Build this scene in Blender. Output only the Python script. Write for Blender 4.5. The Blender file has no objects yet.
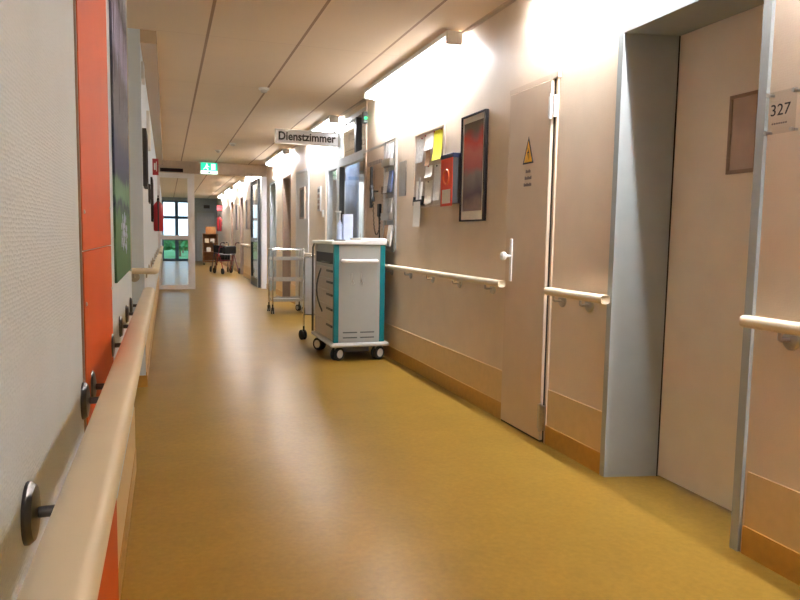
import bpy, bmesh, math, random
from mathutils import Vector, Matrix
random.seed(7)
PI = math.pi
COL = bpy.context.scene.collection
XR, XL, ZC = 2.105, -0.165, 2.709          # right wall, left wall, ceiling

# ------------------------------------------------------------------ materials
def lin(c):
    return tuple(((v/255)/12.92 if v/255 <= .04045 else ((v/255+.055)/1.055)**2.4) for v in c) + (1,)

def mat(name, rgb, rough=.5, metal=0, var=.06, vscale=14, bump=0, bscale=120, coat=0, spec=.5, stretch=(1, 1, 1)):
    m = bpy.data.materials.new(name); m.use_nodes = True
    n, l = m.node_tree.nodes, m.node_tree.links
    b = n['Principled BSDF']
    b.inputs['Roughness'].default_value = rough; b.inputs['Metallic'].default_value = metal
    b.inputs['Specular IOR Level'].default_value = spec
    if coat: b.inputs['Coat Weight'].default_value = coat; b.inputs['Coat Roughness'].default_value = .12
    c = lin(rgb)
    tc = n.new('ShaderNodeTexCoord'); mp = n.new('ShaderNodeMapping'); mp.inputs['Scale'].default_value = stretch
    l.new(tc.outputs['Object'], mp.inputs['Vector'])
    nz = n.new('ShaderNodeTexNoise'); nz.inputs['Scale'].default_value = vscale; nz.inputs['Detail'].default_value = 4
    l.new(mp.outputs['Vector'], nz.inputs['Vector'])
    rp = n.new('ShaderNodeValToRGB')
    rp.color_ramp.elements[0].position = .3; rp.color_ramp.elements[1].position = .7
    rp.color_ramp.elements[0].color = tuple(v*(1-var) for v in c[:3]) + (1,)
    rp.color_ramp.elements[1].color = tuple(min(1, v*(1+var)) for v in c[:3]) + (1,)
    l.new(nz.outputs['Fac'], rp.inputs['Fac']); l.new(rp.outputs['Color'], b.inputs['Base Color'])
    if bump:
        n2 = n.new('ShaderNodeTexNoise'); n2.inputs['Scale'].default_value = bscale; n2.inputs['Detail'].default_value = 2
        l.new(mp.outputs['Vector'], n2.inputs['Vector'])
        bp = n.new('ShaderNodeBump'); bp.inputs['Strength'].default_value = bump; bp.inputs['Distance'].default_value = .004
        l.new(n2.outputs['Fac'], bp.inputs['Height']); l.new(bp.outputs['Normal'], b.inputs['Normal'])
    return m

def emit(name, rgb, strength):
    m = bpy.data.materials.new(name); m.use_nodes = True
    b = m.node_tree.nodes['Principled BSDF']
    b.inputs['Base Color'].default_value = lin(rgb)
    b.inputs['Emission Color'].default_value = lin(rgb); b.inputs['Emission Strength'].default_value = strength
    return m

def glass(name, tint=(249, 251, 251), refl=1.0, rough=0.02):
    m = bpy.data.materials.new(name); m.use_nodes = True
    n, l = m.node_tree.nodes, m.node_tree.links
    n.remove(n['Principled BSDF'])
    t = n.new('ShaderNodeBsdfTransparent'); t.inputs['Color'].default_value = lin(tint)
    g = n.new('ShaderNodeBsdfGlossy'); g.inputs['Roughness'].default_value = rough
    f = n.new('ShaderNodeFresnel'); f.inputs['IOR'].default_value = 1.45
    mu = n.new('ShaderNodeMath'); mu.operation = 'MULTIPLY'; mu.inputs[1].default_value = refl
    mx = n.new('ShaderNodeMixShader')
    l.new(f.outputs['Fac'], mu.inputs[0])
    ge = n.new('ShaderNodeNewGeometry'); fr = n.new('ShaderNodeMath'); fr.operation = 'SUBTRACT'; fr.inputs[0].default_value = 1
    l.new(ge.outputs['Backfacing'], fr.inputs[1])              # the outer face mirrors, the inner face of the pane lets light out
    m2 = n.new('ShaderNodeMath'); m2.operation = 'MULTIPLY'; l.new(mu.outputs[0], m2.inputs[0]); l.new(fr.outputs[0], m2.inputs[1])
    l.new(m2.outputs[0], mx.inputs['Fac'])
    l.new(t.outputs[0], mx.inputs[1]); l.new(g.outputs[0], mx.inputs[2])
    l.new(mx.outputs[0], n['Material Output'].inputs['Surface'])
    return m

def wallpaper(name, rgb, bump, wscale=(1, 95, 95), rough=.55, split=None):
    """painted woven wall covering: fine rows of thread plus coarse flecks"""
    m = mat(name, rgb, rough, var=.03, vscale=6)
    n, l = m.node_tree.nodes, m.node_tree.links
    b = n['Principled BSDF']; tc = [x for x in n if x.type == 'TEX_COORD'][0]
    mp = n.new('ShaderNodeMapping'); mp.inputs['Scale'].default_value = wscale
    l.new(tc.outputs['Object'], mp.inputs['Vector'])
    v = n.new('ShaderNodeTexVoronoi'); v.inputs['Scale'].default_value = 1.0; v.inputs['Randomness'].default_value = .45
    l.new(mp.outputs['Vector'], v.inputs['Vector'])
    bp = n.new('ShaderNodeBump'); bp.inputs['Strength'].default_value = bump; bp.inputs['Distance'].default_value = .003
    l.new(v.outputs['Distance'], bp.inputs['Height']); l.new(bp.outputs['Normal'], b.inputs['Normal'])
    return m

M = {}
M['wall_r'] = wallpaper('beige_wall_covering', (224, 206, 183), .2, (1, 150, 110))
M['wall_l'] = wallpaper('white_wall_covering', (216, 227, 237), .45, (1, 110, 190))
M['band'] = mat('ochre_wall_band', (214, 186, 138), .45, var=.04, vscale=20)
M['base'] = mat('brown_skirting', (184, 138, 62), .35, var=.08, vscale=25)
M['ceil_trim'] = mat('beige_ceiling_trim', (200, 182, 164), .5)
M['gloss_strip'] = mat('glossy_ceiling_strip', (196, 172, 142), .24, var=.02, spec=.5)
M['rail'] = mat('cream_handrail', (228, 213, 184), .42, var=.03, vscale=8, spec=.5)
M['steel'] = mat('brushed_steel', (190, 185, 178), .28, 1, var=.08, vscale=60)
M['dsteel'] = mat('dark_steel', (92, 92, 96), .3, 1, var=.1, vscale=50)
M['chrome'] = mat('chrome_tube', (205, 205, 205), .16, 1, var=.03)
M['orange'] = mat('orange_board', (188, 77, 22), .55, var=.05, vscale=5, spec=.2)
M['screw'] = mat('screw_zinc', (200, 200, 200), .3, 1)
M['frame_blue'] = mat('blue_grey_steel_frame', (160, 165, 163), .42, var=.04, vscale=9, bump=.05, bscale=60)
M['door_beige'] = mat('beige_door_leaf', (230, 221, 205), .42, var=.03, vscale=7)
M['door_tan'] = mat('tan_door_leaf', (212, 192, 168), .5, var=.03, vscale=7, spec=.3)
M['door_grey'] = mat('pale_grey_door_leaf', (206, 204, 200), .45, var=.02)
M['dark'] = mat('dark_gap', (38, 32, 28), .7)
M['taupe'] = mat('taupe_frame', (142, 120, 104), .45)
M['panel'] = mat('beige_grey_panel', (180, 158, 142), .35)
M['white'] = mat('white_plastic', (235, 233, 228), .38, var=.02)
M['offwhite'] = mat('off_white_lacquer', (224, 220, 212), .35, var=.02)
M['paper'] = mat('white_paper', (232, 228, 220), .8, var=.04, vscale=30)
M['paper2'] = mat('grey_print', (176, 172, 166), .8, var=.25, vscale=40)
M['brown_print'] = mat('brown_print', (150, 112, 74), .8, var=.4, vscale=40)
M['yellow'] = mat('yellow_paper', (236, 232, 50), .75, var=.04)
M['black'] = mat('black_plastic', (24, 23, 24), .5, spec=.25)
M['rubber'] = mat('black_rubber', (30, 29, 28), .7)
M['blackframe'] = mat('black_picture_frame', (30, 23, 21), .6, spec=.2)
M['teal'] = mat('teal_corner_profile', (0, 112, 118), .35, var=.04)
M['cart'] = mat('white_cart_panel', (160, 159, 152), .4, var=.02)
M['cartside'] = mat('drawer_front', (186, 174, 164), .4, var=.02)
M['greyp'] = mat('grey_plastic', (190, 188, 184), .45)
M['dgrey'] = mat('dark_grey_plastic', (78, 76, 76), .5)
M['paleblue'] = mat('pale_blue_card', (198, 212, 238), .6)
M['blue'] = mat('blue_plastic', (72, 86, 124), .45)
M['red'] = mat('red_paint', (158, 18, 28), .4)
M['redbox'] = mat('orange_red_card', (226, 66, 30), .5, var=.05)
M['darkred'] = mat('dark_red_paint', (118, 22, 30), .35)
M['orangetube'] = mat('orange_print_ring', (238, 118, 60), .5)
M['wood'] = mat('brown_wood', (150, 104, 62), .5, var=.25, vscale=6, stretch=(1, 1, 8))
M['card'] = mat('cardboard', (176, 128, 78), .8, var=.08)
M['alu'] = mat('grey_aluminium_frame', (196, 198, 198), .4, .3)
M['whiteframe'] = mat('white_frame_paint', (226, 224, 226), .35, var=.02)
M['anthracite'] = mat('anthracite_frame', (62, 64, 68), .4)
M['winframe'] = mat('blue_grey_window_frame', (86, 104, 128), .45)
M['roomwall'] = mat('white_room_wall', (226, 224, 218), .7)
M['cabinet'] = mat('pale_cabinet', (214, 224, 230), .4)
M['curtain'] = mat('blue_grey_curtain', (128, 140, 164), .8, var=.15, vscale=5)
M['glass'] = glass('clear_glass')
M['leafglass'] = glass('grey_tinted_glass', (246, 241, 237), .35)
M['acrylic'] = glass('clear_acrylic', (246, 245, 243), .35, .05)
M['ink'] = mat('black_ink', (34, 30, 30), .6)
M['greyink'] = mat('grey_ink', (120, 106, 100), .6)
M['triangle'] = mat('warning_yellow', (236, 178, 24), .5)
M['green'] = emit('green_exit_panel', (0, 178, 140), .75)
M['exitwhite'] = emit('white_exit_pictogram', (225, 255, 245), .8)
M['greenled'] = emit('green_indicator', (40, 235, 120), 1.4)
M['tube'] = emit('lamp_diffuser', (246, 249, 255), 7)
M['tube_open'] = emit('lamp_open_tube', (246, 249, 255), 335)
M['roomlamp'] = emit('room_lamp_diffuser', (250, 252, 255), 12)
M['ledtext'] = mat('dark_red_display', (40, 8, 10), .6, spec=.2)
M['leaf'] = mat('green_leaves', (74, 128, 50), .7, var=.45, vscale=9)
M['lawn'] = mat('lawn', (96, 150, 70), .9, var=.25, vscale=2)
M['signface'] = mat('white_sign_face', (246, 246, 248), .4, var=.01)

def floor_material():
    m = mat('ochre_linoleum', (136, 106, 44), .2, var=.08, vscale=3.2, spec=.08)
    n, l = m.node_tree.nodes, m.node_tree.links
    b = n['Principled BSDF']
    tc = [x for x in n if x.type == 'TEX_COORD'][0]
    rp = [x for x in n if x.type == 'VALTORGB'][0]
    nz = n.new('ShaderNodeTexNoise'); nz.inputs['Scale'].default_value = 45; nz.inputs['Detail'].default_value = 6
    l.new(tc.outputs['Object'], nz.inputs['Vector'])
    mx = n.new('ShaderNodeMixRGB'); mx.blend_type = 'OVERLAY'; mx.inputs['Fac'].default_value = .2
    l.new(rp.outputs['Color'], mx.inputs['Color1']); l.new(nz.outputs['Fac'], mx.inputs['Color2'])
    l.new(mx.outputs['Color'], b.inputs['Base Color'])
    b.inputs['Roughness'].default_value = .276; b.inputs['Specular Tint'].default_value = (1, .85, .58, 1)
    bp = n.new('ShaderNodeBump'); bp.inputs['Strength'].default_value = .05; bp.inputs['Distance'].default_value = .01
    n4 = n.new('ShaderNodeTexNoise'); n4.inputs['Scale'].default_value = 14
    l.new(tc.outputs['Object'], n4.inputs['Vector'])
    l.new(n4.outputs['Fac'], bp.inputs['Height']); l.new(bp.outputs['Normal'], b.inputs['Normal'])
    return m
M['floor'] = floor_material()

def ceiling_material():
    """long suspended panels: dark seams along the corridor, faint cross joints"""
    m = mat('suspended_ceiling_panel', (234, 217, 196), .8, var=.025, vscale=1.3)
    n, l = m.node_tree.nodes, m.node_tree.links
    b = n['Principled BSDF']; rp = [x for x in n if x.type == 'VALTORGB'][0]
    tc = [x for x in n if x.type == 'TEX_COORD'][0]
    sp = n.new('ShaderNodeSeparateXYZ'); l.new(tc.outputs['Object'], sp.inputs[0])
    def seam(sock, off, period, half):
        a = n.new('ShaderNodeMath'); a.operation = 'SUBTRACT'; a.inputs[1].default_value = off; l.new(sock, a.inputs[0])
        p = n.new('ShaderNodeMath'); p.operation = 'PINGPONG'; p.inputs[1].default_value = period/2; l.new(a.outputs[0], p.inputs[0])
        c = n.new('ShaderNodeMath'); c.operation = 'LESS_THAN'; c.inputs[1].default_value = half; l.new(p.outputs[0], c.inputs[0])
        return c.outputs[0]
    s1 = seam(sp.outputs['X'], -.045, .695, .011)
    s2 = seam(sp.outputs['Y'], .3, 1.75, .004)
    half = n.new('ShaderNodeMath'); half.operation = 'MULTIPLY'; half.inputs[1].default_value = .3; l.new(s2, half.inputs[0])
    mxm = n.new('ShaderNodeMath'); mxm.operation = 'MAXIMUM'; l.new(s1, mxm.inputs[0]); l.new(half.outputs[0], mxm.inputs[1])
    mx = n.new('ShaderNodeMixRGB'); l.new(mxm.outputs[0], mx.inputs['Fac'])
    l.new(rp.outputs['Color'], mx.inputs['Color1']); mx.inputs['Color2'].default_value = lin((164, 138, 116))
    l.new(mx.outputs['Color'], b.inputs['Base Color'])
    return m
M['ceiling'] = ceiling_material()

def print_material(name, stops, axis='Z', scale=1.0, offset=0.0, noise=.25, nscale=5):
    """a printed picture: colour bands over height broken up by noise"""
    m = bpy.data.materials.new(name); m.use_nodes = True
    n, l = m.node_tree.nodes, m.node_tree.links
    b = n['Principled BSDF']; b.inputs['Roughness'].default_value = .7; b.inputs['Specular IOR Level'].default_value = .12
    tc = n.new('ShaderNodeTexCoord'); sp = n.new('ShaderNodeSeparateXYZ'); l.new(tc.outputs['Object'], sp.inputs[0])
    ma = n.new('ShaderNodeMath'); ma.operation = 'MULTIPLY_ADD'; ma.inputs[1].default_value = scale; ma.inputs[2].default_value = offset
    l.new(sp.outputs[axis], ma.inputs[0])
    nz = n.new('ShaderNodeTexNoise'); nz.inputs['Scale'].default_value = nscale; nz.inputs['Detail'].default_value = 6
    l.new(tc.outputs['Object'], nz.inputs['Vector'])
    sb = n.new('ShaderNodeMath'); sb.operation = 'SUBTRACT'; sb.inputs[1].default_value = .5; l.new(nz.outputs['Fac'], sb.inputs[0])
    ad = n.new('ShaderNodeMath'); ad.operation = 'MULTIPLY_ADD'; ad.inputs[1].default_value = noise
    l.new(sb.outputs[0], ad.inputs[0]); l.new(ma.outputs[0], ad.inputs[2])
    rp = n.new('ShaderNodeValToRGB'); e = rp.color_ramp.elements
    while len(e) < len(stops): e.new(.5)
    for k, (p, c) in enumerate(stops): e[k].position = p; e[k].color = lin(c)
    l.new(ad.outputs[0], rp.inputs['Fac']); l.new(rp.outputs['Color'], b.inputs['Base Color'])
    return m

# ------------------------------------------------------------------ mesh helpers
class MB:
    """collects shapes in world coordinates, then links them as ONE mesh object"""
    def __init__(s): s.bm = bmesh.new()
    def box(s, x0, x1, y0, y1, z0, z1):
        v = [s.bm.verts.new((x, y, z)) for x in (x0, x1) for y in (y0, y1) for z in (z0, z1)]
        for f in ((0, 1, 3, 2), (4, 6, 7, 5), (0, 4, 5, 1), (2, 3, 7, 6), (0, 2, 6, 4), (1, 5, 7, 3)):
            s.bm.faces.new([v[i] for i in f])
        return s
    def prism(s, pts, a, b, axis):
        """polygon pts in the two other axes, extruded from a to b along axis"""
        def P(u, v, w):
            return {'x': (w, u, v), 'y': (u, w, v), 'z': (u, v, w)}[axis]
        A = [s.bm.verts.new(P(u, v, a)) for u, v in pts]; B = [s.bm.verts.new(P(u, v, b)) for u, v in pts]
        n = len(pts)
        s.bm.faces.new(A[::-1]); s.bm.faces.new(B)
        for i in range(n): s.bm.faces.new([A[i], A[(i+1) % n], B[(i+1) % n], B[i]])
        return s
    def cyl(s, p, q, r, r2=None, seg=16):
        return s.tube([p, q], r, seg, r2)
    def tube(s, pts, r, seg=12, r2=None, closed=False):
        pts = [Vector(p) for p in pts]; n = len(pts); rings = []
        ref = None
        for i, p in enumerate(pts):
            if closed: t = pts[(i+1) % n] - pts[i-1]
            else: t = (pts[min(i+1, n-1)] - pts[max(i-1, 0)])
            t.normalize()
            if ref is None:
                ref = Vector((0, 0, 1)) if abs(t.z) < .9 else Vector((1, 0, 0))
            u = t.cross(ref).normalized(); w = u.cross(t).normalized(); ref = w
            rr = r if (r2 is None or i < n-1) else r2
            rings.append([s.bm.verts.new(p + rr*(math.cos(k*2*PI/seg)*u + math.sin(k*2*PI/seg)*w)) for k in range(seg)])
        m = n if closed else n-1
        for i in range(m):
            a, b = rings[i], rings[(i+1) % n]
            for k in range(seg): s.bm.faces.new([a[k], a[(k+1) % seg], b[(k+1) % seg], b[k]])
        if not closed:
            s.bm.faces.new(rings[0][::-1]); s.bm.faces.new(rings[-1])
        return s
    def oval_run(s, path, w, h, ends=True, seg=16):
        """handrail: superellipse profile w x h swept along a horizontal path, ends rounded"""
        path = [Vector(p) for p in path]; P = []
        def add(p, t, k): P.append((p, t, k))
        n = len(path)
        for i, p in enumerate(path):
            t = (path[min(i+1, n-1)] - path[max(i-1, 0)]).normalized()
            if i == 0 and ends:
                for k in range(4): a = k*PI/8; add(p + t*(.022*(1-math.sin(a))) , t, max(.25, math.cos(PI/2-a)**.5))
            if i == n-1 and ends:
                for k in range(3, -1, -1): a = k*PI/8; add(p - t*(.022*(1-math.sin(a))), t, max(.25, math.cos(PI/2-a)**.5))
            if not ((i == 0 or i == n-1) and ends): add(p, t, 1)
            elif i == 0: add(p + t*.022, t, 1)
            else: P.insert(len(P)-4, (p - t*.022, t, 1))
        rings = []
        for p, t, k in P:
            u = t.cross(Vector((0, 0, 1))).normalized(); r = []
            for j in range(seg):
                a = j*2*PI/seg; c, d = math.cos(a), math.sin(a)
                e = .62
                r.append(s.bm.verts.new(p + u*(w/2*k*math.copysign(abs(c)**e, c)) + Vector((0, 0, h/2*k*math.copysign(abs(d)**e, d)))))
            rings.append(r)
        for a, b in zip(rings, rings[1:]):
            for k in range(seg): s.bm.faces.new([a[k], a[(k+1) % seg], b[(k+1) % seg], b[k]])
        s.bm.faces.new(rings[0][::-1]); s.bm.faces.new(rings[-1])
        return s
    def lathe(s, prof, c, axis='z', seg=20):
        c = Vector(c); rings = []
        for r, t in prof:
            ring = []
            for k in range(seg):
                a = k*2*PI/seg; u, v = r*math.cos(a), r*math.sin(a)
                ring.append(s.bm.verts.new(c + Vector({'z': (u, v, t), 'x': (t, u, v), 'y': (u, t, v)}[axis])))
            rings.append(ring)
        for a, b in zip(rings, rings[1:]):
            for k in range(seg): s.bm.faces.new([a[k], a[(k+1) % seg], b[(k+1) % seg], b[k]])
        s.bm.faces.new(rings[0]); s.bm.faces.new(rings[-1])
        return s
    def text(s, string, size, origin, u, v, depth=.0015, bold=0):
        """lettering: u = reading direction, v = up; raised off the surface along u x v"""
        cu = bpy.data.curves.new('lettering', 'FONT'); cu.body = string; cu.size = size; cu.extrude = depth/2; cu.resolution_u = 3; cu.offset = bold
        cu.align_x = 'CENTER'; cu.align_y = 'CENTER'
        o = bpy.data.objects.new('lettering', cu); COL.objects.link(o)
        bpy.context.view_layer.update()
        me = bpy.data.meshes.new_from_object(o.evaluated_get(bpy.context.evaluated_depsgraph_get()))
        u, v = Vector(u), Vector(v); w = u.cross(v); o0 = Vector(origin)
        vs = [s.bm.verts.new(o0 + u*p.co.x + v*p.co.y + w*(p.co.z + depth/2)) for p in me.vertices]
        for f in me.polygons:
            try: s.bm.faces.new([vs[i] for i in f.vertices])
            except ValueError: pass
        bpy.data.objects.remove(o); bpy.data.curves.remove(cu); bpy.data.meshes.remove(me)
        return s
    def build(s, name, m, parent=None, bevel=0, smooth=True, seg=2):
        bmesh.ops.recalc_face_normals(s.bm, faces=s.bm.faces[:])
        if parent is not None:
            root = parent
            while root.parent: root = root.parent
            off = Vector(root.location)
        else:
            xs = [v.co.x for v in s.bm.verts]; ys = [v.co.y for v in s.bm.verts]; zs = [v.co.z for v in s.bm.verts]
            off = Vector(((min(xs)+max(xs))/2, (min(ys)+max(ys))/2, min(zs)))
        for v in s.bm.verts: v.co -= off
        me = bpy.data.meshes.new(name)
        if smooth:
            for e in s.bm.edges:
                if len(e.link_faces) == 2 and e.calc_face_angle(0) > .65: e.smooth = False
            for f in s.bm.faces: f.smooth = True
        s.bm.to_mesh(me); s.bm.free()
        me.materials.append(m)
        o = bpy.data.objects.new(name, me); COL.objects.link(o)
        if parent is not None: o.parent = parent
        else: o.location = off
        if bevel:
            b = o.modifiers.new('bevel', 'BEVEL'); b.width = bevel; b.segments = seg; b.limit_method = 'ANGLE'; b.angle_limit = .6
        return o

def tag(o, label, cat, group=None, kind=None):
    o['label'] = label; o['category'] = cat
    if group: o['group'] = group
    if kind: o['kind'] = kind
    return o
def thing(name, label, cat, loc=(0, 0, 0), group=None):
    o = bpy.data.objects.new(name, None); COL.objects.link(o); o.location = loc; o.empty_display_size = .1
    return tag(o, label, cat, group)
def sroot(name, loc=(0, 0, 0)):
    o = bpy.data.objects.new(name, None); COL.objects.link(o); o.location = loc; o.empty_display_size = .1
    o['kind'] = 'structure'; return o
def struct(name, mb, m, parent=None, bevel=0):
    o = mb.build(name, m, parent, bevel)
    if parent is None: o['kind'] = 'structure'
    return o
def B(*a): return MB().box(*a)

# ------------------------------------------------------------------ the shell
YB, YE = -3.0, 31.0                     # wall behind the camera, far end wall
PY = 15.4                               # glass partition
struct('floor', B(-1.3, 6.2, YB-.2, YE+.3, -.12, 0), M['floor'])
struct('ceiling', B(-1.3, 6.2, YB-.2, YE+.3, ZC, ZC+.12), M['ceiling'])
W = .26
w = MB()
w.box(XR, XR+W, YB, 2.0, 0, ZC)
w.box(XR, XR+W, 2.0, 2.9, 2.226, ZC)
w.box(XR, XR+W, 2.9, 7.42, 0, ZC)
w.box(XR, XR+W, 7.42, 9.43, 2.64, ZC)
REC = [(12.25, 13.1), (13.95, 14.8), (17.6+1.2, 19.6+.1), (22.6, 23.5), (25.2, 26.1)]
REC = [(12.25, 13.1), (13.95, 14.8), (20.2, 21.0), (23.2, 24.1)]
y = 9.43
for a, b in REC:
    w.box(XR, XR+W, y, a, 0, ZC); w.box(XR, XR+W, a, b, 2.28, ZC); y = b
w.box(XR, XR+W, y, YE, 0, ZC)
struct('wall_right', w, M['wall_r'])
# left wall, set back between 3.62 and 5.62
w = MB()
w.box(XL-W, XL, YB, 3.62, 0, ZC)
w.box(XL-.8, XL-.7, 3.4, 5.9, 0, ZC)
w.box(XL-.7, XL-W, 3.4, 3.62, 0, ZC)
w.box(XL-.7, XL, 5.62, 5.9, 0, ZC)
w.box(XL-W, XL, 5.9, YE, 0, ZC)
struct('wall_left', w, M['wall_l'])
struct('wall_back', B(-1.3, 6.2, YB-.2, YB, 0, ZC), M['wall_l'])

# skirtings and the ochre wear band above them
RS = [(YB, 1.985), (2.905, 3.455), (3.99, 7.38), (9.47, 10.58), (11.72, 12.25), (13.1, 13.95), (14.8, 15.32), (15.5, 20.2), (21.0, 23.2), (24.1, YE)]
m1, m2 = MB(), MB()
for a, b in RS:
    m1.box(XR-.012, XR, a, b, 0, .112); m2.box(XR-.005, XR, a, b, .112, .325)
struct('baseboard_right', m1, M['base'])
struct('trim_1', m2, M['band'])
m1, m2 = MB(), MB()
for a, b in [(YB, 1.51), (2.26, 3.62), (5.62, PY-.08), (PY+.1, YE)]:
    m1.box(XL, XL+.006, a, b, 0, .112); m2.box(XL, XL+.003, a, b, .112, .325)
m1.box(XL-.7, XL+.012, 5.608, 5.62, 0, .09); m1.box(XL-.7, XL-.688, 3.62, 5.6, 0, .09)
struct('baseboard_left', m1, M['base'])
struct('trim_2', m2, M['band'])
struct('trim_3', B(XR-.03, XR, YB, PY-.1, ZC-.018, ZC), M['ceil_trim'])
# lower glossy ceiling strip along the left wall
struct('trim_4', B(XL, -.05, 5.62, PY-.08, 2.612, ZC), M['gloss_strip'])

# ------------------------------------------------------------------ left side
def rosette(mb, x, y, z, sx, r=.038):
    """round wall plate whose axis points out of the wall (sx = outward sign)"""
    prof = [(r*.2, 0), (r, 0), (r, .004), (r*.86, .010), (r*.42, .013), (r*.2, .013)]
    return mb.lathe([(a, t*sx) for a, t in prof], (x, y, z), 'x', 24)

def handrail(label, x_rail, ys, wall, brackets, sx, zc=.908, name='handrail', plate=None):
    h = thing(name, label, 'handrail', (x_rail, (ys[0]+ys[-1])/2, zc))
    MB().oval_run([(x_rail, y_, zc) for y_ in ys], .056, .046).build('rail', M['rail'], h)
    for by in brackets:
        b = MB().tube([(wall+sx*.010, by, .858), (x_rail-sx*.008, by, .858), (x_rail, by, .862), (x_rail, by, .868), (x_rail, by, .8862)], .007, 10).build('bracket', plate or M['steel'], h)
        rosette(MB(), wall, by, .858, sx).build('rosette', plate or M['steel'], b)
    return h
handrail('cream handrail on the left wall, wide in the foreground', -.085, [YB+.1, 0, 3.6], XL, [-1.0, -.2, .905, 1.495, 1.627, 2.218, 2.66, 3.07, 3.42], 1, plate=M['dsteel'])
# second rail turns the corner of the set-back wall
h = thing('handrail', 'short cream handrail turning the corner of the set-back left wall', 'handrail', (-.2, 5.5, .908))
pts = [(-.62, 5.545, .908), (-.2, 5.545, .908)] + [(-.14+.055*math.sin(a)-.0, 5.60-.055*math.cos(a), .908) for a in (.2, .5, .8, 1.1, 1.4)] + [(-.085, 5.68, .908), (-.085, 9.1, .908)]
MB().oval_run(pts, .056, .046).build('rail', M['rail'], h)
for bx in (-.34, -.235):
    b = MB().tube([(bx, 5.612, .858), (bx, 5.553, .858), (bx, 5.545, .866), (bx, 5.545, .8862)], .007, 10).build('bracket', M['steel'], h)
    MB().lathe([(.008, 5.62), (.038, 5.62), (.038, 5.616), (.03, 5.61), (.008, 5.608)], (bx, 0, .858), 'y').build('rosette', M['steel'], b)
for by in (6.1, 7.0, 8.0, 8.9):
    b = MB().tube([(XL+.010, by, .858), (-.093, by, .858), (-.085, by, .864), (-.085, by, .8862)], .007, 10).build('bracket', M['steel'], h)
    rosette(MB(), XL, by, .858, 1).build('rosette', M['steel'], b)
handrail('far cream handrail on the left wall before the glass partition', -.085, [10.4, 12.5, 15.0], XL, [10.6, 11.7, 12.8, 13.9, 14.8], 1)

# orange wall boards, two above each other
def board(z0, z1, label, screws):
    t = thing('wall_board', label, 'wall panel', (XL, 1.89, z0))
    B(XL+.0005, XL+.006, 1.515, 2.255, z0, z1).build('board', M['orange'], t)
    for y_, z_ in screws:
        MB().lathe([(.001, .006), (.0045, .006), (.004, .008), (.002, .009)], (XL, y_, z_), 'x', 12).build('screw', M['screw'], t)
board(.002, 1.158, 'lower orange wall board behind the left handrail', [(1.545, 1.05), (2.235, 1.03), (1.545, .5), (2.235, .5)])
board(1.161, 2.70, 'upper orange wall board on the left wall', [(1.545, 1.24), (2.235, 1.27), (1.545, 1.9), (2.235, 1.93), (2.235, 2.5)])
struct('trim_5', B(XL, XL+.004, 1.507, 1.5145, 0, 2.70), M['taupe'])

# tall woodland print with blue flowers
pm = print_material('woodland_flower_print', [(0, (58, 84, 56)), (.12, (66, 96, 64)), (.19, (70, 100, 72)), (.215, (30, 36, 62)), (.24, (96, 124, 100)),
      (.285, (84, 110, 88)), (.31, (28, 34, 58)), (.40, (36, 42, 60)), (.44, (60, 60, 66)), (.62, (78, 76, 86)), (.68, (150, 146, 176)), (.78, (140, 134, 160)), (.84, (60, 56, 58)), (1, (170, 176, 190))],
      'Z', .82, 0, .14, 9)
t = thing('canvas_print', 'tall woodland print with blue flowers on the left wall beside the orange board', 'picture', (XL, 2.9, 1.03))
B(XL+.0005, XL+.008, 2.455, 3.40, 1.03, 2.28).build('canvas', pm, t)
B(XL+.0005, XL+.011, 3.401, 3.425, 1.02, 2.29).build('frame_edge', M['greyp'], t)
tr = MB()
for k in range(16):                                    # printed trunks and branches
    yy = 2.47+k*.057+random.uniform(-.015, .015); zb = 1.62+.22*random.random(); ww = random.uniform(.006, .016); lean = random.uniform(-.05, .05)
    tr.prism([(yy, zb), (yy+ww, zb), (yy+ww+lean*.5, 1.95), (yy+ww*.7+lean, 2.275), (yy+lean, 2.275), (yy+lean*.5, 1.95)], XL+.008, XL+.0086, 'x')
tr.build('tree_trunk_print', mat('dark_trunk_print', (50, 46, 46), .7, spec=.1), t)
bl = MB()
for k in range(60):                                    # cluster of lilac blossoms
    a, q = random.uniform(0, 2*PI), random.random()**.6
    cy, cz = 2.93+.2*q*math.cos(a), 1.19+.085*q*math.sin(a); rr = random.uniform(.012, .02)
    bl.prism([(cy+rr*math.cos(m*PI/3), cz+rr*.8*math.sin(m*PI/3)) for m in range(6)], XL+.008, XL+.0085+.0002*(k % 4), 'x')
bl.build('blossom_print', mat('lilac_blossom_print', (176, 178, 214), .7, var=.25, vscale=60, spec=.1), t)

# far left wall items
tag(B(XL+.0005, XL+.02, 5.72, 5.95, 2.37, 2.50).build('sign_plate', M['greyp'], None, .003), 'small pale sign plate high on the left wall past the niche', 'sign')
def left_frame(y0, y1, z0, z1, d, label, cm):
    t = thing('picture_frame', label, 'picture', (XL, (y0+y1)/2, z0))
    f = MB(); fw = .035
    f.box(XL+.0005, XL+d, y0, y1, z0, z0+fw).box(XL+.0005, XL+d, y0, y1, z1-fw, z1).box(XL+.0005, XL+d, y0, y0+fw, z0+fw, z1-fw).box(XL+.0005, XL+d, y1-fw, y1, z0+fw, z1-fw)
    f.build('frame', M['blackframe'], t)
    B(XL+.0005, XL+d*.6, y0+fw, y1-fw, z0+fw, z1-fw).build('print', cm, t)
left_frame(5.72, 6.15, 1.56, 2.0, .03, 'nearest black framed picture on the left wall past the niche', M['paper2'])
left_frame(7.3, 7.7, 1.50, 1.68, .02, 'small dark frame on the left wall, second past the niche', M['dgrey'])
left_frame(8.5, 9.1, 1.33, 1.84, .022, 'dark bluish frame on the left wall just before the red extinguisher', mat('navy_print', (44, 50, 84), .4))
tag(B(XL+.0005, XL+.03, 7.1, 7.5, 2.02, 2.36).build('wall_panel_box', M['offwhite'], None, .004), 'pale flat box on the left wall above the handrail corner', 'box')

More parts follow.
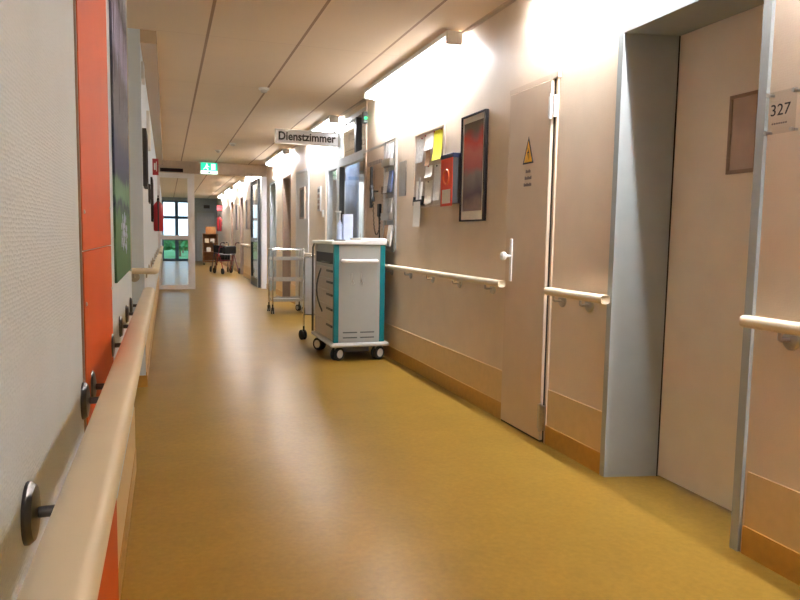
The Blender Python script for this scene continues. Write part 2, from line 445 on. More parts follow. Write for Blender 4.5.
def extinguisher(x, y, z0, s, label, group, wallx, sx):
    t = thing('fire_extinguisher', label, 'fire extinguisher', (x, y, z0), group)
    r = .075*s
    MB().lathe([(r*.8, 0), (r, .02*s), (r, .36*s), (r*.85, .41*s), (r*.4, .45*s), (r*.3, .46*s)], (x, y, z0), 'z', 20).build('cylinder', M['red'], t)
    v = MB().cyl((x, y, z0+.46*s), (x, y, z0+.50*s), .02*s)
    v.box(x-.015*s, x+.015*s, y-.09*s, y+.03*s, z0+.50*s, z0+.515*s).box(x-.012*s, x+.012*s, y-.08*s, y, z0+.53*s, z0+.545*s)
    v.build('valve', M['black'], t)
    MB().tube([(x, y, z0+.48*s), (x, y-.07*s, z0+.46*s), (x, y-.10*s, z0+.36*s), (x, y-.098*s, z0+.08*s), (x, y-.09*s, z0+.0)], .011*s, 8).build('hose', M['rubber'], t)
    B(min(wallx-sx*.001, x-sx*r*.95), max(wallx-sx*.001, x-sx*r*.95), y-.02, y+.02, z0+.2*s, z0+.3*s).build('wall_bracket', M['dgrey'], t)
extinguisher(-.1, 10.2, 1.22, .9, 'red fire extinguisher on the left wall before the glass partition', None, XL, 1)
t = thing('extinguisher_sign', 'red and white projecting sign above the left fire extinguisher', 'sign', (-.115, 10, 1.99))
B(XL+.0005, -.088, 10.0, 10.012, 1.98, 2.2).build('plate', M['red'], t)
B(-.145, -.125, 9.996, 10.0, 2.05, 2.14).box(-.118, -.108, 9.996, 10.0, 2.03, 2.16).build('pictogram', M['paper'], t)

# ------------------------------------------------------------------ door 327 on the right
d = sroot('door_1', (XR, 2.45, 0))
f = MB()
f.prism([(XR-.016, 2.90), (XR-.016, 2.862), (XR+.255, 2.803), (XR+.31, 2.803), (XR+.31, 2.90)], 0.0005, 2.226, 'z')
f.prism([(XR-.016, 2.0), (XR-.016, 2.038), (XR+.255, 2.1), (XR+.31, 2.1), (XR+.31, 2.0)], 0.0005, 2.226, 'z')
f.box(XR-.0155, XR+.309, 2.03, 2.87, 2.19, 2.2255)
f.build('door_frame', M['frame_blue'], d)
lf = B(XR+.262, XR+.30, 2.095, 2.797, .008, 2.19).build('door_leaf', M['door_beige'], d)
pn = MB()
X0 = XR+.262
pn.box(X0-.008, X0, 2.29, 2.455, 1.50, 1.516).box(X0-.008, X0, 2.29, 2.455, 1.824, 1.84).box(X0-.008, X0, 2.29, 2.306, 1.516, 1.824).box(X0-.008, X0, 2.439, 2.455, 1.516, 1.824)
pn.build('panel_frame', M['taupe'], lf)
B(X0-.003, X0, 2.306, 2.439, 1.516, 1.824).build('viewing_panel', M['panel'], lf)
B(XR+.258, XR+.2618, 2.7975, 2.8025, .0, 2.19).build('seal', M['dark'], d)

handrail('nearest cream handrail on the right wall, beyond door 327', 2.045, [YB+.1, 0, 1.992], XR, [-1.2, -.1, .9, 1.834], -1)
handrail('short cream handrail between the electrical door and the blue-grey door frame', 2.045, [2.85, 3.1, 3.395], XR, [3.068, 3.33], -1)
handrail('long cream handrail on the right wall behind the medicine cart', 2.045, [3.955, 5, 6.52], XR, [4.2, 4.76, 5.31, 5.86, 6.41], -1)

t = thing('room_number_plate', 'clear room number plate reading 327 beside the right door', 'sign', (XR-.02, 1.94, 1.59))
B(XR-.022, XR-.018, 1.866, 1.992, 1.592, 1.742).build('plate', M['acrylic'], t)
MB().text('327', .058, (XR-.0222, 1.929, 1.674), (0, -1, 0), (0, 0, 1), .0006).build('number', M['ink'], t)
tx = MB()
for k in range(7): tx.box(XR-.0226, XR-.0222, 1.962-k*.0095-.007, 1.962-k*.0095, 1.625, 1.631)
tx.build('small_print', M['greyink'], t)
for y_ in (1.874, 1.982):
    for z_ in (1.60, 1.734):
        MB().lathe([(.003, -.030), (.0075, -.030), (.0075, -.022), (.005, -.0215), (.005, .001), (.003, .001)], (XR, y_, z_), 'x', 12).build('standoff', M['steel'], t)

# ------------------------------------------------------------------ narrow electrical door
d = sroot('door_2', (XR, 3.72, 0))
f = MB()
f.box(XR-.012, XR-.0005, 3.445, 3.462, 0.0005, 2.115).box(XR-.012, XR-.0005, 3.982, 3.995, 0.0005, 2.115).box(XR-.022, XR-.0005, 3.43, 4.0, 2.105, 2.135)
f.build('door_frame', M['door_tan'], d)
B(XR-.010, XR-.0005, 3.4625, 3.482, .0005, 2.104).build('gap', M['dark'], d)
lf = B(XR-.028, XR-.001, 3.484, 3.98, .012, 2.10).build('door_leaf', M['door_tan'], d, .002)
B(XR-.024, XR-.002, 3.484, 3.978, .0005, .0115).build('threshold', M['dark'], d)
for z0, z1, mm in ((1.88, 2.02, 'white'), (.07, .235, 'steel')):
    q = MB().cyl((XR-.034, 3.474, z0), (XR-.034, 3.474, z1), .010, seg=12)
    q.box(XR-.031, XR-.027, 3.474, 3.51, z0+.01, z1-.01).box(XR-.031, XR-.012, 3.446, 3.474, z0+.01, z1-.01)
    q.build('hinge', M[mm], d)
pl = MB().box(XR-.036, XR-.028, 3.885, 3.917, .93, 1.2)
pl.build('handle_plate', M['white'], lf, .004)
MB().lathe([(.008, -.036), (.010, -.065), (.024, -.072), (.029, -.085), (.024, -.098), (.010, -.104)], (XR, 3.901, 1.09), 'x', 20).build('knob', M['white'], lf)
t = thing('warning_sign', 'yellow high voltage warning triangle on the narrow electrical door', 'sign', (XR-.029, 3.725, 1.65))
MB().prism([(3.79, 1.652), (3.66, 1.652), (3.725, 1.815)], XR-.0296, XR-.0282, 'x').build('border', M['ink'], t)
MB().prism([(3.772, 1.662), (3.678, 1.662), (3.725, 1.79)], XR-.0302, XR-.0297, 'x').build('triangle', M['triangle'], t)
MB().prism([(3.733, 1.755), (3.712, 1.715), (3.722, 1.716), (3.717, 1.675), (3.738, 1.725), (3.727, 1.723)], XR-.0308, XR-.0303, 'x').build('flash', M['ink'], t)
for j, ws in enumerate(((.05,), (.07,), (.09,))):
    tx = MB()
    y_ = 3.725+ws[0]/2; z_ = 1.598-j*.04
    k = 0
    while y_ > 3.725-ws[0]/2:
        tx.box(XR-.0290, XR-.0282, y_-.0118, y_, z_, z_+(.02 if k % 3 == 0 else .015)); y_ -= .0115; k += 1
    tx.build('caption_line', M['greyink'], t)

# ------------------------------------------------------------------ pictures and notices on the right wall
rp = print_material('red_figure_print', [(0, (150, 130, 124)), (.12, (96, 84, 90)), (.26, (128, 116, 112)), (.34, (168, 92, 82)), (.52, (178, 104, 90)), (.62, (170, 62, 52)), (.72, (120, 108, 104)), (.86, (100, 92, 90)), (1, (140, 128, 120))], 'Z', 1.3, -.12, .35, 4)
t = thing('picture_frame', 'black framed tall red and grey art print on the right wall', 'picture', (XR, 4.55, 1.32))
f = MB(); y0, y1, z0, z1, fw, dp = 4.34, 4.745, 1.32, 2.082, .011, .028
f.box(XR-dp, XR-.0005, y0, y1, z0, z0+fw).box(XR-dp, XR-.0005, y0, y1, z1-fw, z1).box(XR-dp, XR-.0005, y0, y0+fw, z0+fw, z1-fw).box(XR-dp, XR-.0005, y1-fw, y1, z0+fw, z1-fw)
f.build('frame', M['blackframe'], t)
B(XR-.016, XR-.0005, y0+fw, y1-fw, z0+fw, z1-fw).build('mount', M['paper'], t)
B(XR-.018, XR-.0162, y0+.045, y1-.04, z0+.075, z1-.055).build('print', rp, t)

t = thing('notice_board', 'pinboard full of papers on the right wall', 'notice board', (XR, 5.44, 1.46))
B(XR-.014, XR-.0005, 5.115, 5.765, 1.465, 2.08).build('board', mat('cork_grey_board', (188, 172, 156), .8, var=.08, vscale=60), t)
f = MB(); y0, y1, z0, z1, fw, dp = 5.105, 5.775, 1.455, 2.09, .012, .02
f.box(XR-dp, XR-.0005, y0, y1, z0, z0+fw-.001).box(XR-dp, XR-.0005, y0, y1, z1-fw+.001, z1).box(XR-dp, XR-.0005, y0, y0+fw-.003, z0+fw, z1-fw).box(XR-dp, XR-.0005, y1-fw+.003, y1, z0+fw, z1-fw)
f.build('frame', M['ceil_trim'], t)
def sheet(y0, y1, z0, z1, label, m, name='paper_sheet', curl=.012, x=XR-.0145, pins=((.5, .96),), pinm='red', lines=0):
    """a pinned sheet with a lifted lower edge"""
    t = thing(name, label, 'paper', (x, (y0+y1)/2, z0), 'papers on the pinboard')
    mb = MB(); n = 8; fr, bk = [], []
    for k in range(n+1):
        u = k/n; z = z1+(z0-z1)*u; xx = x-.0008-curl*u**3
        fr.append((mb.bm.verts.new((xx-.0006, y0, z)), mb.bm.verts.new((xx-.0006, y1, z)))); bk.append((mb.bm.verts.new((xx, y0, z)), mb.bm.verts.new((xx, y1, z))))
    for k in range(n):
        mb.bm.faces.new([fr[k][0], fr[k][1], fr[k+1][1], fr[k+1][0]]); mb.bm.faces.new([bk[k][0], bk[k+1][0], bk[k+1][1], bk[k][1]])
        for s in (0, 1): mb.bm.faces.new([fr[k][s], fr[k+1][s], bk[k+1][s], bk[k][s]])
    mb.bm.faces.new([fr[0][0], fr[0][1], bk[0][1], bk[0][0]]); mb.bm.faces.new([fr[n][0], fr[n][1], bk[n][1], bk[n][0]])
    mb.build('sheet', m, t)
    for u, v in pins:
        MB().lathe([(.003, -.0015), (.006, -.003), (.0075, -.009), (.004, -.012)], (x, y0+(y1-y0)*u, z0+(z1-z0)*v), 'x', 10).build('pin', M[pinm], t)
sheet(5.13, 5.32, 1.825, 2.065, 'bright yellow sheet at the top right of the pinboard', M['yellow'], pins=((.1, .97), (.9, .97)), curl=.02)
sheet(5.335, 5.52, 1.93, 2.06, 'white sheet pinned left of the yellow sheet', M['paper'], pins=((.9, .94),))
sheet(5.40, 5.50, 1.80, 1.925, 'brown photo print below the white sheet beside the yellow one', M['brown_print'], pins=())
sheet(5.56, 5.73, 1.84, 2.05, 'grey printed sheet at the top left of the pinboard', M['paper2'], pins=((.15, .95),))
sheet(5.34, 5.50, 1.70, 1.795, 'white slip in the middle of the pinboard', M['paper'])
sheet(5.16, 5.30, 1.50, 1.79, 'pale printed sheet low on the pinboard behind the orange box', mat('pale_print', (206, 200, 192), .8, var=.1, vscale=60), pinm='dgrey')
sheet(5.33, 5.50, 1.48, 1.67, 'pale sheet at the bottom centre of the pinboard', mat('cream_print', (214, 206, 192), .8, var=.1, vscale=60), pinm='dgrey')
sheet(5.53, 5.70, 1.29, 1.505, 'white sheet hanging below the lower left of the pinboard', M['paper'], pins=(), x=XR-.0465, curl=.006)
# little tray with leaflets at the board's lower left corner
t = thing('leaflet_tray', 'small dark wire tray at the lower left of the pinboard', 'tray', (XR-.05, 5.61, 1.47))
f = MB(); f.box(XR-.044, XR-.0138, 5.515, 5.715, 1.475, 1.481).box(XR-.047, XR-.0445, 5.51, 5.72, 1.475, 1.52).box(XR-.044, XR-.021, 5.509, 5.514, 1.475, 1.55).box(XR-.044, XR-.021, 5.716, 5.721, 1.475, 1.55)
f.build('tray', M['black'], t)
for k, (ya, h_, mm) in enumerate(((5.53, .19, 'paper'), (5.585, .23, 'paper2'), (5.64, .20, 'paper'))):
    tag(MB().prism([(XR-.042+.006*k, 1.4815), (XR-.040+.006*k, 1.4815), (XR-.026, 1.4815+h_), (XR-.028, 1.4815+h_)], ya, ya+.045, 'y').build('leaflet', M[mm]),
        ('white leaflet on the right in the pinboard tray', 'grey leaflet standing in the middle of the pinboard tray', 'white leaflet on the left in the pinboard tray')[k], 'leaflet', 'leaflets in the pinboard tray')

t = thing('leaflet_box', 'orange fronted wall box with blue top beside the framed art print', 'box', (XR, 4.9, 1.44))
B(XR-.070, XR+.001, 4.782, 5.005, 1.46, 1.80).build('body', M['dgrey'], t)
B(XR-.075, XR-.0705, 4.782, 5.005, 1.44, 1.80).build('front', M['redbox'], t)
B(XR-.078, XR-.0005, 4.772, 5.015, 1.8005, 1.832).build('lid', mat('navy_plastic', (34, 44, 84), .5), t, .004)
MB().tube([(XR-.0755, 4.893+.055*math.cos(a*PI/8), 1.66+.055*math.sin(a*PI/8)) for a in range(16)], .008, 6, closed=True).build('ring_mark', M['orangetube'], t)
B(XR-.0768, XR-.0755, 4.81, 4.97, 1.46, 1.565).build('paper_slip', M['paper'], t)

tag(B(XR-.012, XR-.0005, 6.03, 6.21, 1.58, 1.90).build('notice_sign', M['steel'], None, .002), 'small grey notice frame right of the brochure rack', 'notice')
t = thing('wall_sensor', 'small white sensor box under the strip lamp above the pinboard', 'sensor', (XR, 5.95, 2.33))
B(XR-.05, XR-.0005, 5.93, 6.0, 2.335, 2.385).build('housing', M['greyp'], t, .006)
B(XR-.012, XR-.0005, 5.95, 5.98, 2.3855, 2.49).build('conduit', M['ceil_trim'], t)

# brochure rack
t = thing('brochure_rack', 'steel wall rack with four tiers of brochures behind the medicine cart', 'rack', (XR, 6.43, 1.06))
f = MB()
for y_ in (6.285, 6.585): f.tube([(XR-.03, y_, 1.06), (XR-.03, y_, 2.13)], .011, 10)
f.tube([(XR-.03, 6.285, 2.13), (XR-.03, 6.585, 2.13)], .011, 10).tube([(XR-.03, 6.285, 1.06), (XR-.03, 6.585, 1.06)], .011, 10)
f.build('frame', M['steel'], t)
B(XR-.012, XR-.0005, 6.30, 6.57, 1.07, 2.12).build('back_plate', M['greyp'], t)
cols = [('white', 'paper2'), ('blue', 'paper'), ('paper2', 'greyp'), ('paper', 'brown_print')]
nm = {'white': 'white', 'paper2': 'grey printed', 'blue': 'blue', 'paper': 'plain white', 'greyp': 'silver grey', 'brown_print': 'brown'}
tiers = ['top', 'second', 'third', 'lowest']
for k in range(4):
    zb = 1.88-k*.26
    p = MB(); p.box(XR-.075, XR-.0125, 6.305, 6.565, zb, zb+.006).box(XR-.079, XR-.0755, 6.305, 6.565, zb, zb+.07)
    p.box(XR-.075, XR-.0125, 6.300, 6.3045, zb, zb+.07).box(XR-.075, XR-.0125, 6.5655, 6.57, zb, zb+.07)
    p.build('pocket', M['acrylic'] if k % 2 else M['steel'], t)
    for j in range(2):
        ya = 6.315+j*.125
        tag(MB().prism([(XR-.066, zb+.0065), (XR-.050, zb+.0065), (XR-.026, zb+.215), (XR-.042, zb+.215)], ya, ya+.11, 'y').build('brochure', M[cols[k][j]]),
            '%s brochure in the %s tier of the brochure rack, %s' % (nm[cols[k][j]], tiers[k], ('right side', 'left side')[j]), 'brochure', 'brochures in the wall rack')

# ------------------------------------------------------------------ glazed service room
r = MB(); RX0, RX1, RY0, RY1 = XR+W, 6.0, 6.9, 15.6
r.box(RX0, RX1, RY0-.1, RY0, 0, ZC).box(RX0, RX1, RY1, RY1+.1, 0, ZC).box(RX1, RX1+.1, RY0-.1, RY1+.1, 0, ZC)
struct('wall_service_room', r, M['roomwall'])
f = MB(); a0, a1 = XR+.02, XR+.09
g = sroot('window_1', (XR, 8.4, 0))
f.box(a0, a1, 7.42, 7.47, 0.0005, 2.64).box(a0, a1, 9.38, 9.43, 0.0005, 2.64).box(a0, a1, 8.72, 8.86, 0.0005, 2.08)
f.box(a0, a1, 7.47, 9.38, 2.08, 2.18).box(a0, a1, 7.47, 9.38, 2.585, 2.64).box(a0, a1, 8.82, 8.9, 2.18, 2.585)
f.box(a0, a1, 8.86, 9.38, .0005, .1).box(a0, a1, 7.47, 8.72, .0005, .09)
f.build('window_frame', M['alu'], g)
B(a0-.004, a1, 7.9, 7.97, 2.18, 2.585).build('mullion', M['anthracite'], g)
for (ya, yb, za, zb) in ((7.47, 7.9, 2.18, 2.585), (7.97, 8.82, 2.18, 2.585), (8.9, 9.38, 2.18, 2.585), (7.47, 8.70, .09, 2.08), (8.86, 9.38, .1, 2.08)):
    B(XR+.05, XR+.056, ya, yb, za, zb).build('pane', M['glass'], g)
B(a0-.002, a1, 8.701, 8.7195, .09, 2.08).build('dark_seal', M['anthracite'], g)
struct('trim_6', B(XR-.012, XR-.0005, 7.37, 7.42, 0.0005, 2.68), M['wall_r'])
# curtain behind the narrow pane
mb = MB(); n = 36; fa, ba = [], []
for k in range(n+1):
    yy = 8.88+.52*k/n; xx = XR+.3+.028*math.sin(k*1.35)
    fa.append((xx, yy)); ba.append((xx+.006, yy))
mb.prism(fa+ba[::-1], .05, 2.2, 'z')
tag(mb.build('curtain', M['curtain']), 'blue-grey curtain behind the narrow pane of the service room', 'curtain')
# sliding glass leaf parked in front of the wall
t = thing('sliding_glass_door', 'grey tinted sliding glass door parked against the wall beside the brochure rack', 'door', (XR-.02, 7.0, .01))
B(XR-.03, XR-.022, 6.64, 7.41, .013, 2.11).build('glass_leaf', M['leafglass'], t)
B(XR-.034, XR-.018, 6.62, 7.42, 2.111, 2.13).box(XR-.034, XR-.018, 6.62, 6.638, .013, 2.11).build('edge_profile', M['steel'], t)
B(XR-.05, XR-.0305, 7.02, 7.07, 1.5, 1.93).build('pull_bar', M['black'], t)
tx = MB()
for j in range(9): tx.box(XR-.0312, XR-.0303, 6.72+j*.055, 6.755+j*.055, 1.945, 1.985)
tx.build('lettering', M['greyink'], t)
# wall telephone with cord
t = thing('wall_phone', 'black handset on its hook beside the glass door, coiled cord hanging', 'telephone', (XR-.06, 6.78, 1.4))
B(XR-.06, XR-.0345, 6.68, 6.76, 1.40, 1.53).build('base', M['black'], t, .006)
hs = MB().tube([(XR-.075, 6.90, 1.72), (XR-.085, 6.87, 1.70), (XR-.09, 6.84, 1.63), (XR-.085, 6.82, 1.56)], .018, 10)
hs.lathe([(.01, -.10), (.034, -.10), (.036, -.08), (.01, -.0765)], (XR, 6.88, 1.69), 'x', 14)
hs.box(XR-.0765, XR-.0345, 6.80, 6.90, 1.655, 1.67)
hs.build('handset', M['black'], t)
cd = []
for k in range(70):
    u = k/69; cd.append((XR-.07+.006*math.cos(k*1.6), 6.86-.24*u+.03*math.sin(u*6)+.006*math.sin(k*1.6), 1.54-.3*math.sin(PI*u)*.9+.0*u-.1*u))
MB().tube(cd, .004, 6).build('coiled_cord', M['black'], t)
MB().tube([(XR-.055, 6.70, 1.4), (XR-.055, 6.68, 1.2), (XR-.06, 6.70, 1.0), (XR-.05, 6.72, .7)], .007, 8).build('cable', M['black'], t)
# inside the room
c = thing('wardrobe', 'tall pale cabinet seen through the service room glass', 'cabinet', (4.2, 13.5, 0))
B(2.9, 4.6, 12.4, 12.95, .001, 2.2).build('body', M['cabinet'], c)
for k in range(3): 
    q = B(2.92+k*.56, 3.46+k*.56, 12.378, 12.399, .08, 2.05).build('door', M['cabinet'], c)
    B(3.42+k*.56, 3.435+k*.56, 12.362, 12.3775, .95, 1.25).build('handle', M['steel'], q)
B(2.9, 4.6, 12.39, 12.95, 2.201, 2.34).build('top_grille', M['dgrey'], c)
c = thing('desk', 'pale desk inside the service room behind the glass', 'desk', (3.0, 9.2, 0))
B(2.6, 4.0, 10.2, 10.9, .72, .75).build('desk_top', M['cabinet'], c)
for xx in (2.62, 3.94):
    for yy in (10.22, 10.84): B(xx, xx+.04, yy, yy+.04, .001, .719).build('leg', M['steel'], c)
for ya, lab in ((8.0, 'square lamp on the service room ceiling just behind the transom panes'), (10.9, 'added unseen square lamp deeper in the service room, brightening the tall cabinet')):  # the deeper lamp is an unseen addition that brightens the room behind the glass
    t = thing('ceiling_light', lab, 'lamp', (3.6, ya+.6, 2.645), 'service room ceiling lamps')
    B(3.3, 3.9, ya, ya+1.2, 2.66, 2.7085).build('housing', M['white'], t)
    B(3.33, 3.87, ya+.03, ya+1.17, 2.645, 2.6595).build('diffuser', M['roomlamp'], t)

# green emergency indicator at the corner of the glazing
t = thing('emergency_indicator', 'small grey box with a green lamp at the top of the glazing', 'sign', (XR-.03, 7.39, 2.42))
B(XR-.055, XR-.0115, 7.32, 7.40, 2.43, 2.55).build('housing', M['dgrey'], t)
MB().lathe([(.004, 7.3195), (.016, 7.3195), (.014, 7.31), (.004, 7.306)], (XR-.034, 0, 2.48), 'y', 12).build('lamp', M['greenled'], t)

# hanging sign
t = thing('hanging_sign', 'white hanging sign reading Dienstzimmer in a silver frame', 'sign', (1.69, 8.6, 2.31))
sx0, sx1, sz0, sz1 = 1.281, 2.09, 2.318, 2.498
B(sx0+.015, sx1-.015, 8.605, 8.625, sz0+.015, sz1-.015).build('face', M['signface'], t)
f = MB(); f.box(sx0, sx1, 8.6, 8.63, sz0, sz0+.0145).box(sx0, sx1, 8.6, 8.63, sz1-.0145, sz1).box(sx0, sx0+.0145, 8.6, 8.63, sz0+.015, sz1-.015).box(sx1-.0145, sx1, 8.6, 8.63, sz0+.015, sz1-.015)
f.build('frame', M['steel'], t)
tx = MB().text('Dienstzimmer', .14, (1.68, 8.604, 2.412), (1, 0, 0), (0, 0, 1), .002, .0035)
for v in tx.bm.verts: v.co.x = 1.68+(v.co.x-1.68)*.90
tx.build('lettering', M['ink'], t)
f = MB()
f.box(sx1, XR-.015, 8.605, 8.625, sz0+.03, sz0+.05).box(sx1, XR-.015, 8.605, 8.625, sz1-.05, sz1-.03)
f.build('wall_arm', M['steel'], t)
B(XR-.0145, XR-.0005, 8.60, 8.63, sz0, sz1).build('wall_plate', M['steel'], t)

# ------------------------------------------------------------------ strip lamps at the top of the right wall
where = ['strip lamp on the right wall above door 327', 'strip lamp on the right wall above the pinboard', 'strip lamp on the right wall behind the hanging sign',
         'strip lamp on the right wall just before the glass partition']
starts = [(-1.75, 0), (1.60, 0), (4.96, 1), (8.42, 2), (11.7, 3)]
for k, y0 in enumerate([-1.68, 1.52, 4.72, 8.5, 12.1, 16.0, 19.3, 22.6, 25.9]):
    far = y0 > 15.5
    lab = 'strip lamp on the right wall over the viewer' if k == 0 else (where[k-1] if not far else 'distant strip lamp on the right wall beyond the glass partition')
    y1 = y0+2.2
    t = thing('strip_light', lab, 'lamp', (2.0, y0+1.15, 2.62), 'far strip lamps' if far else 'strip lamps along the right wall')
    B(1.938, 2.062, y0+.03, y1-.03, 2.656, 2.69).build('housing', M['white'], t)
    for ya in (y0+.4, y1-.44): B(2.0625, XR-.0005, ya, ya+.04, 2.66, 2.685).build('wall_arm', M['white'], t)
    MB().prism([(1.965, 2.655), (1.960, 2.636), (1.969, 2.613), (1.990, 2.602), (2.012, 2.601), (2.028, 2.607), (2.028, 2.655)], y0+.03, y1-.03, 'y').build('diffuser', M['tube'], t)
    MB().prism([(2.0285, 2.655), (2.0285, 2.609), (2.040, 2.618), (2.047, 2.636), (2.045, 2.655)], y0+.03, y1-.03, 'y').build('open_tube', M['tube_open'], t)
    for ya in (y0, y1-.0295): B(1.936, 2.064, ya, ya+.0295, 2.597, 2.692).build('end_cap', M['white'], t, .006)

# smoke detectors
for (x, y_, lab) in ((.978, 7.33, 'nearest round white smoke detector on the ceiling'), (1.07, 11.9, 'second white smoke detector on the ceiling, left of the sign'), (.91, 13.0, 'farthest white smoke detector on the ceiling before the exit sign')):
    t = thing('smoke_detector', lab, 'smoke detector', (x, y_, ZC), 'smoke detectors on the ceiling')
    MB().lathe([(.02, -.0005), (.055, -.0005), (.055, -.018), (.045, -.022), (.02, -.022)], (x, y_, ZC), 'z', 24).build('base', M['white'], t)
    MB().lathe([(.01, -.0225), (.036, -.0225), (.032, -.042), (.02, -.048), (.01, -.048)], (x, y_, ZC), 'z', 24).build('sensor', M['greyp'], t)

# exit sign
t = thing('exit_sign', 'green emergency exit sign hanging before the glass partition', 'sign', (.87, 14.9, 2.43))
ex0, ex1, ez0, ez1, ey = .69, 1.03, 2.425, 2.665, 14.9
B(ex0, ex1, ey+.004, ey+.03, ez0, ez1).build('housing', M['greyp'], t)
B(ex0+.004, ex1-.004, ey, ey+.0035, ez0+.075, ez1-.004).build('green_panel', M['green'], t)
q = MB(); q.box(ex0+.004, ex1-.004, ey, ey+.0035, ez0+.004, ez0+.0745); q.build('arrow_strip', M['exitwhite'], t)
MB().prism([(ex0+.13, ez0+.055), (ex0+.21, ez0+.055), (ex0+.17, ez0+.015)], ey-.003, ey-.0005, 'y').build('arrow', mat('dark_green', (0, 90, 60), .5), t)
q = MB(); q.box(ex0+.21, ex0+.295, ey-.003, ey-.0005, ez0+.095, ez1-.025); q.build('door_pictogram', M['exitwhite'], t)
q = MB()                                                   # running figure
q.lathe([(.004, -.003), (.017, -.003), (.017, -.0005), (.004, -.0005)], (ex0+.125, ey, ez1-.04), 'y', 12)
q.prism([(ex0+.09, ez0+.13), (ex0+.12, ez0+.12), (ex0+.145, ez1-.06), (ex0+.105, ez1-.06)], ey-.003, ey-.0005, 'y')
q.prism([(ex0+.05, ez0+.10), (ex0+.06, ez0+.09), (ex0+.105, ez0+.13), (ex0+.095, ez0+.145)], ey-.003, ey-.0005, 'y')
q.prism([(ex0+.115, ez0+.135), (ex0+.15, ez0+.125), (ex0+.155, ez0+.088), (ex0+.14, ez0+.088), (ex0+.13, ez0+.112), (ex0+.11, ez0+.12)], ey-.003, ey-.0005, 'y')
q.prism([(ex0+.135, ez1-.065), (ex0+.18, ez1-.085), (ex0+.175, ez1-.095), (ex0+.13, ez1-.082)], ey-.003, ey-.0005, 'y')
q.build('running_figure', M['exitwhite'], t)
q = MB().cyl((.8, ey+.017, ez1), (.8, ey+.017, ZC-.0005), .005, seg=8).cyl((.92, ey+.017, ez1), (.92, ey+.017, ZC-.0005), .005, seg=8)
q.build('hanger', M['steel'], t)

# ------------------------------------------------------------------ glass partition
struct('trim_7', B(XL, XR, PY-.06, PY+.08, 2.46, ZC), M['ceil_trim'])
t = thing('led_display', 'black display bar on the beam over the glass partition', 'display', (.125, PY-.09, 2.47))
B(-.105, .354, PY-.095, PY-.059, 2.475, 2.55).build('housing', M['black'], t)
B(-.09, .339, PY-.0975, PY-.0955, 2.487, 2.538).build('screen', M['ledtext'], t)
g = sroot('window_2', (.2, PY, 0))
f = MB(); p0, p1 = PY-.03, PY+.03
f.box(XL, XL+.05, p0, p1, .0005, 2.459).box(.44, .58, p0-.01, p1+.01, .0005, 2.459).box(XL+.05, .44, p0, p1, 2.36, 2.459)
f.box(XL+.05, .44, p0, p1, .0005, .09).box(XL+.05, .44, p0, p1, 1.06, 1.15)
f.box(1.99, XR, p0-.02, p1+.02, .0005, 2.459)
f.build('window_frame', M['whiteframe'], g)
B(XL+.05, .44, PY-.003, PY+.003, .09, 1.06).build('pane', M['glass'], g)
B(XL+.05, .44, PY-.003, PY+.003, 1.15, 2.36).build('pane', M['glass'], g)
d = sroot('door_3', (1.98, PY+.05, 0))
f = MB(); x0, x1 = 1.93, 1.985; y0, y1 = PY+.05, PY+1.5
f.box(x0, x1, y0, y0+.09, .012, 2.44).box(x0, x1, y1-.09, y1, .012, 2.44).box(x0, x1, y0+.09, y1-.09, .012, .2).box(x0, x1, y0+.09, y1-.09, 2.35, 2.44).box(x0, x1, y0+.09, y1-.09, 1.02, 1.12)
f.build('leaf_frame', M['anthracite'], d)
f = MB().box(x0-.008, x0-.0005, y0+.06, y0+.085, .012, 2.44).box(x0-.008, x0-.0005, y1-.085, y1-.06, .012, 2.44); f.build('edge_strip', M['alu'], d)
for za, zb in ((.2, 1.02), (1.12, 2.35)): B(x0+.022, x0+.028, y0+.09, y1-.09, za, zb).build('pane', M['glass'], d)
MB().tube([(x0-.0005, y0+.05, 1.05), (x0-.05, y0+.05, 1.05), (x0-.05, y0+.17, 1.05)], .009, 8).build('handle', M['steel'], d)
q = MB()
for zz in (.3, 1.2, 2.2): q.box(x0+.01, 1.992, y0-.002, y0, zz, zz+.1)

# ------------------------------------------------------------------ recess doors and pieces along the far right wall
for k, (a, b) in enumerate(REC):
    d = sroot('door_%d' % (k+4), (XR+.2, (a+b)/2, 0))
    f = MB(); f.box(XR-.012, XR+.24, a, a+.03, .0005, 2.28).box(XR-.012, XR+.24, b-.03, b, .0005, 2.28).box(XR-.012, XR+.24, a+.03, b-.03, 2.25, 2.28)
    f.build('door_frame', M['taupe'] if k != 1 else M['frame_blue'], d)
    lf = B(XR+.20, XR+.24, a+.035, b-.035, .008, 2.245).build('door_leaf', M['door_beige'], d)
    MB().tube([(XR+.1995, a+.1, 1.05), (XR+.15, a+.1, 1.05), (XR+.15, a+.21, 1.05)], .009, 8).build('handle', M['steel'], lf)
d = sroot('door_8', (XR, 11.15, 0))
f = MB(); f.box(XR-.012, XR-.0005, 10.6, 10.64, .0005, 2.25).box(XR-.012, XR-.0005, 11.66, 11.7, .0005, 2.25).box(XR-.012, XR-.0005, 10.64, 11.66, 2.21, 2.25)
f.build('door_frame', M['door_grey'], d)
B(XR-.009, XR-.0005, 10.645, 11.655, .008, 2.208).build('door_leaf', M['door_grey'], d)
def right_frame(y0, y1, z0, z1, label, cm):
    t = thing('picture_frame', label, 'picture', (XR, (y0+y1)/2, z0))
    f = MB(); fw = .03; d0, d1 = XR-.035, XR-.0005
    if 10.6 < y0 < 11.7: d0, d1 = XR-.04, XR-.0095
    f.box(d0, d1, y0, y1, z0, z0+fw).box(d0, d1, y0, y1, z1-fw, z1).box(d0, d1, y0, y0+fw, z0+fw, z1-fw).box(d0, d1, y1-fw, y1, z0+fw, z1-fw)
    f.build('frame', M['taupe'], t); B(d0+.012, d1, y0+fw, y1-fw, z0+fw, z1-fw).build('print', cm, t)
right_frame(10.8, 11.2, 1.46, 1.96, 'grey framed notice on the pale grey door past the service room', M['dgrey'])
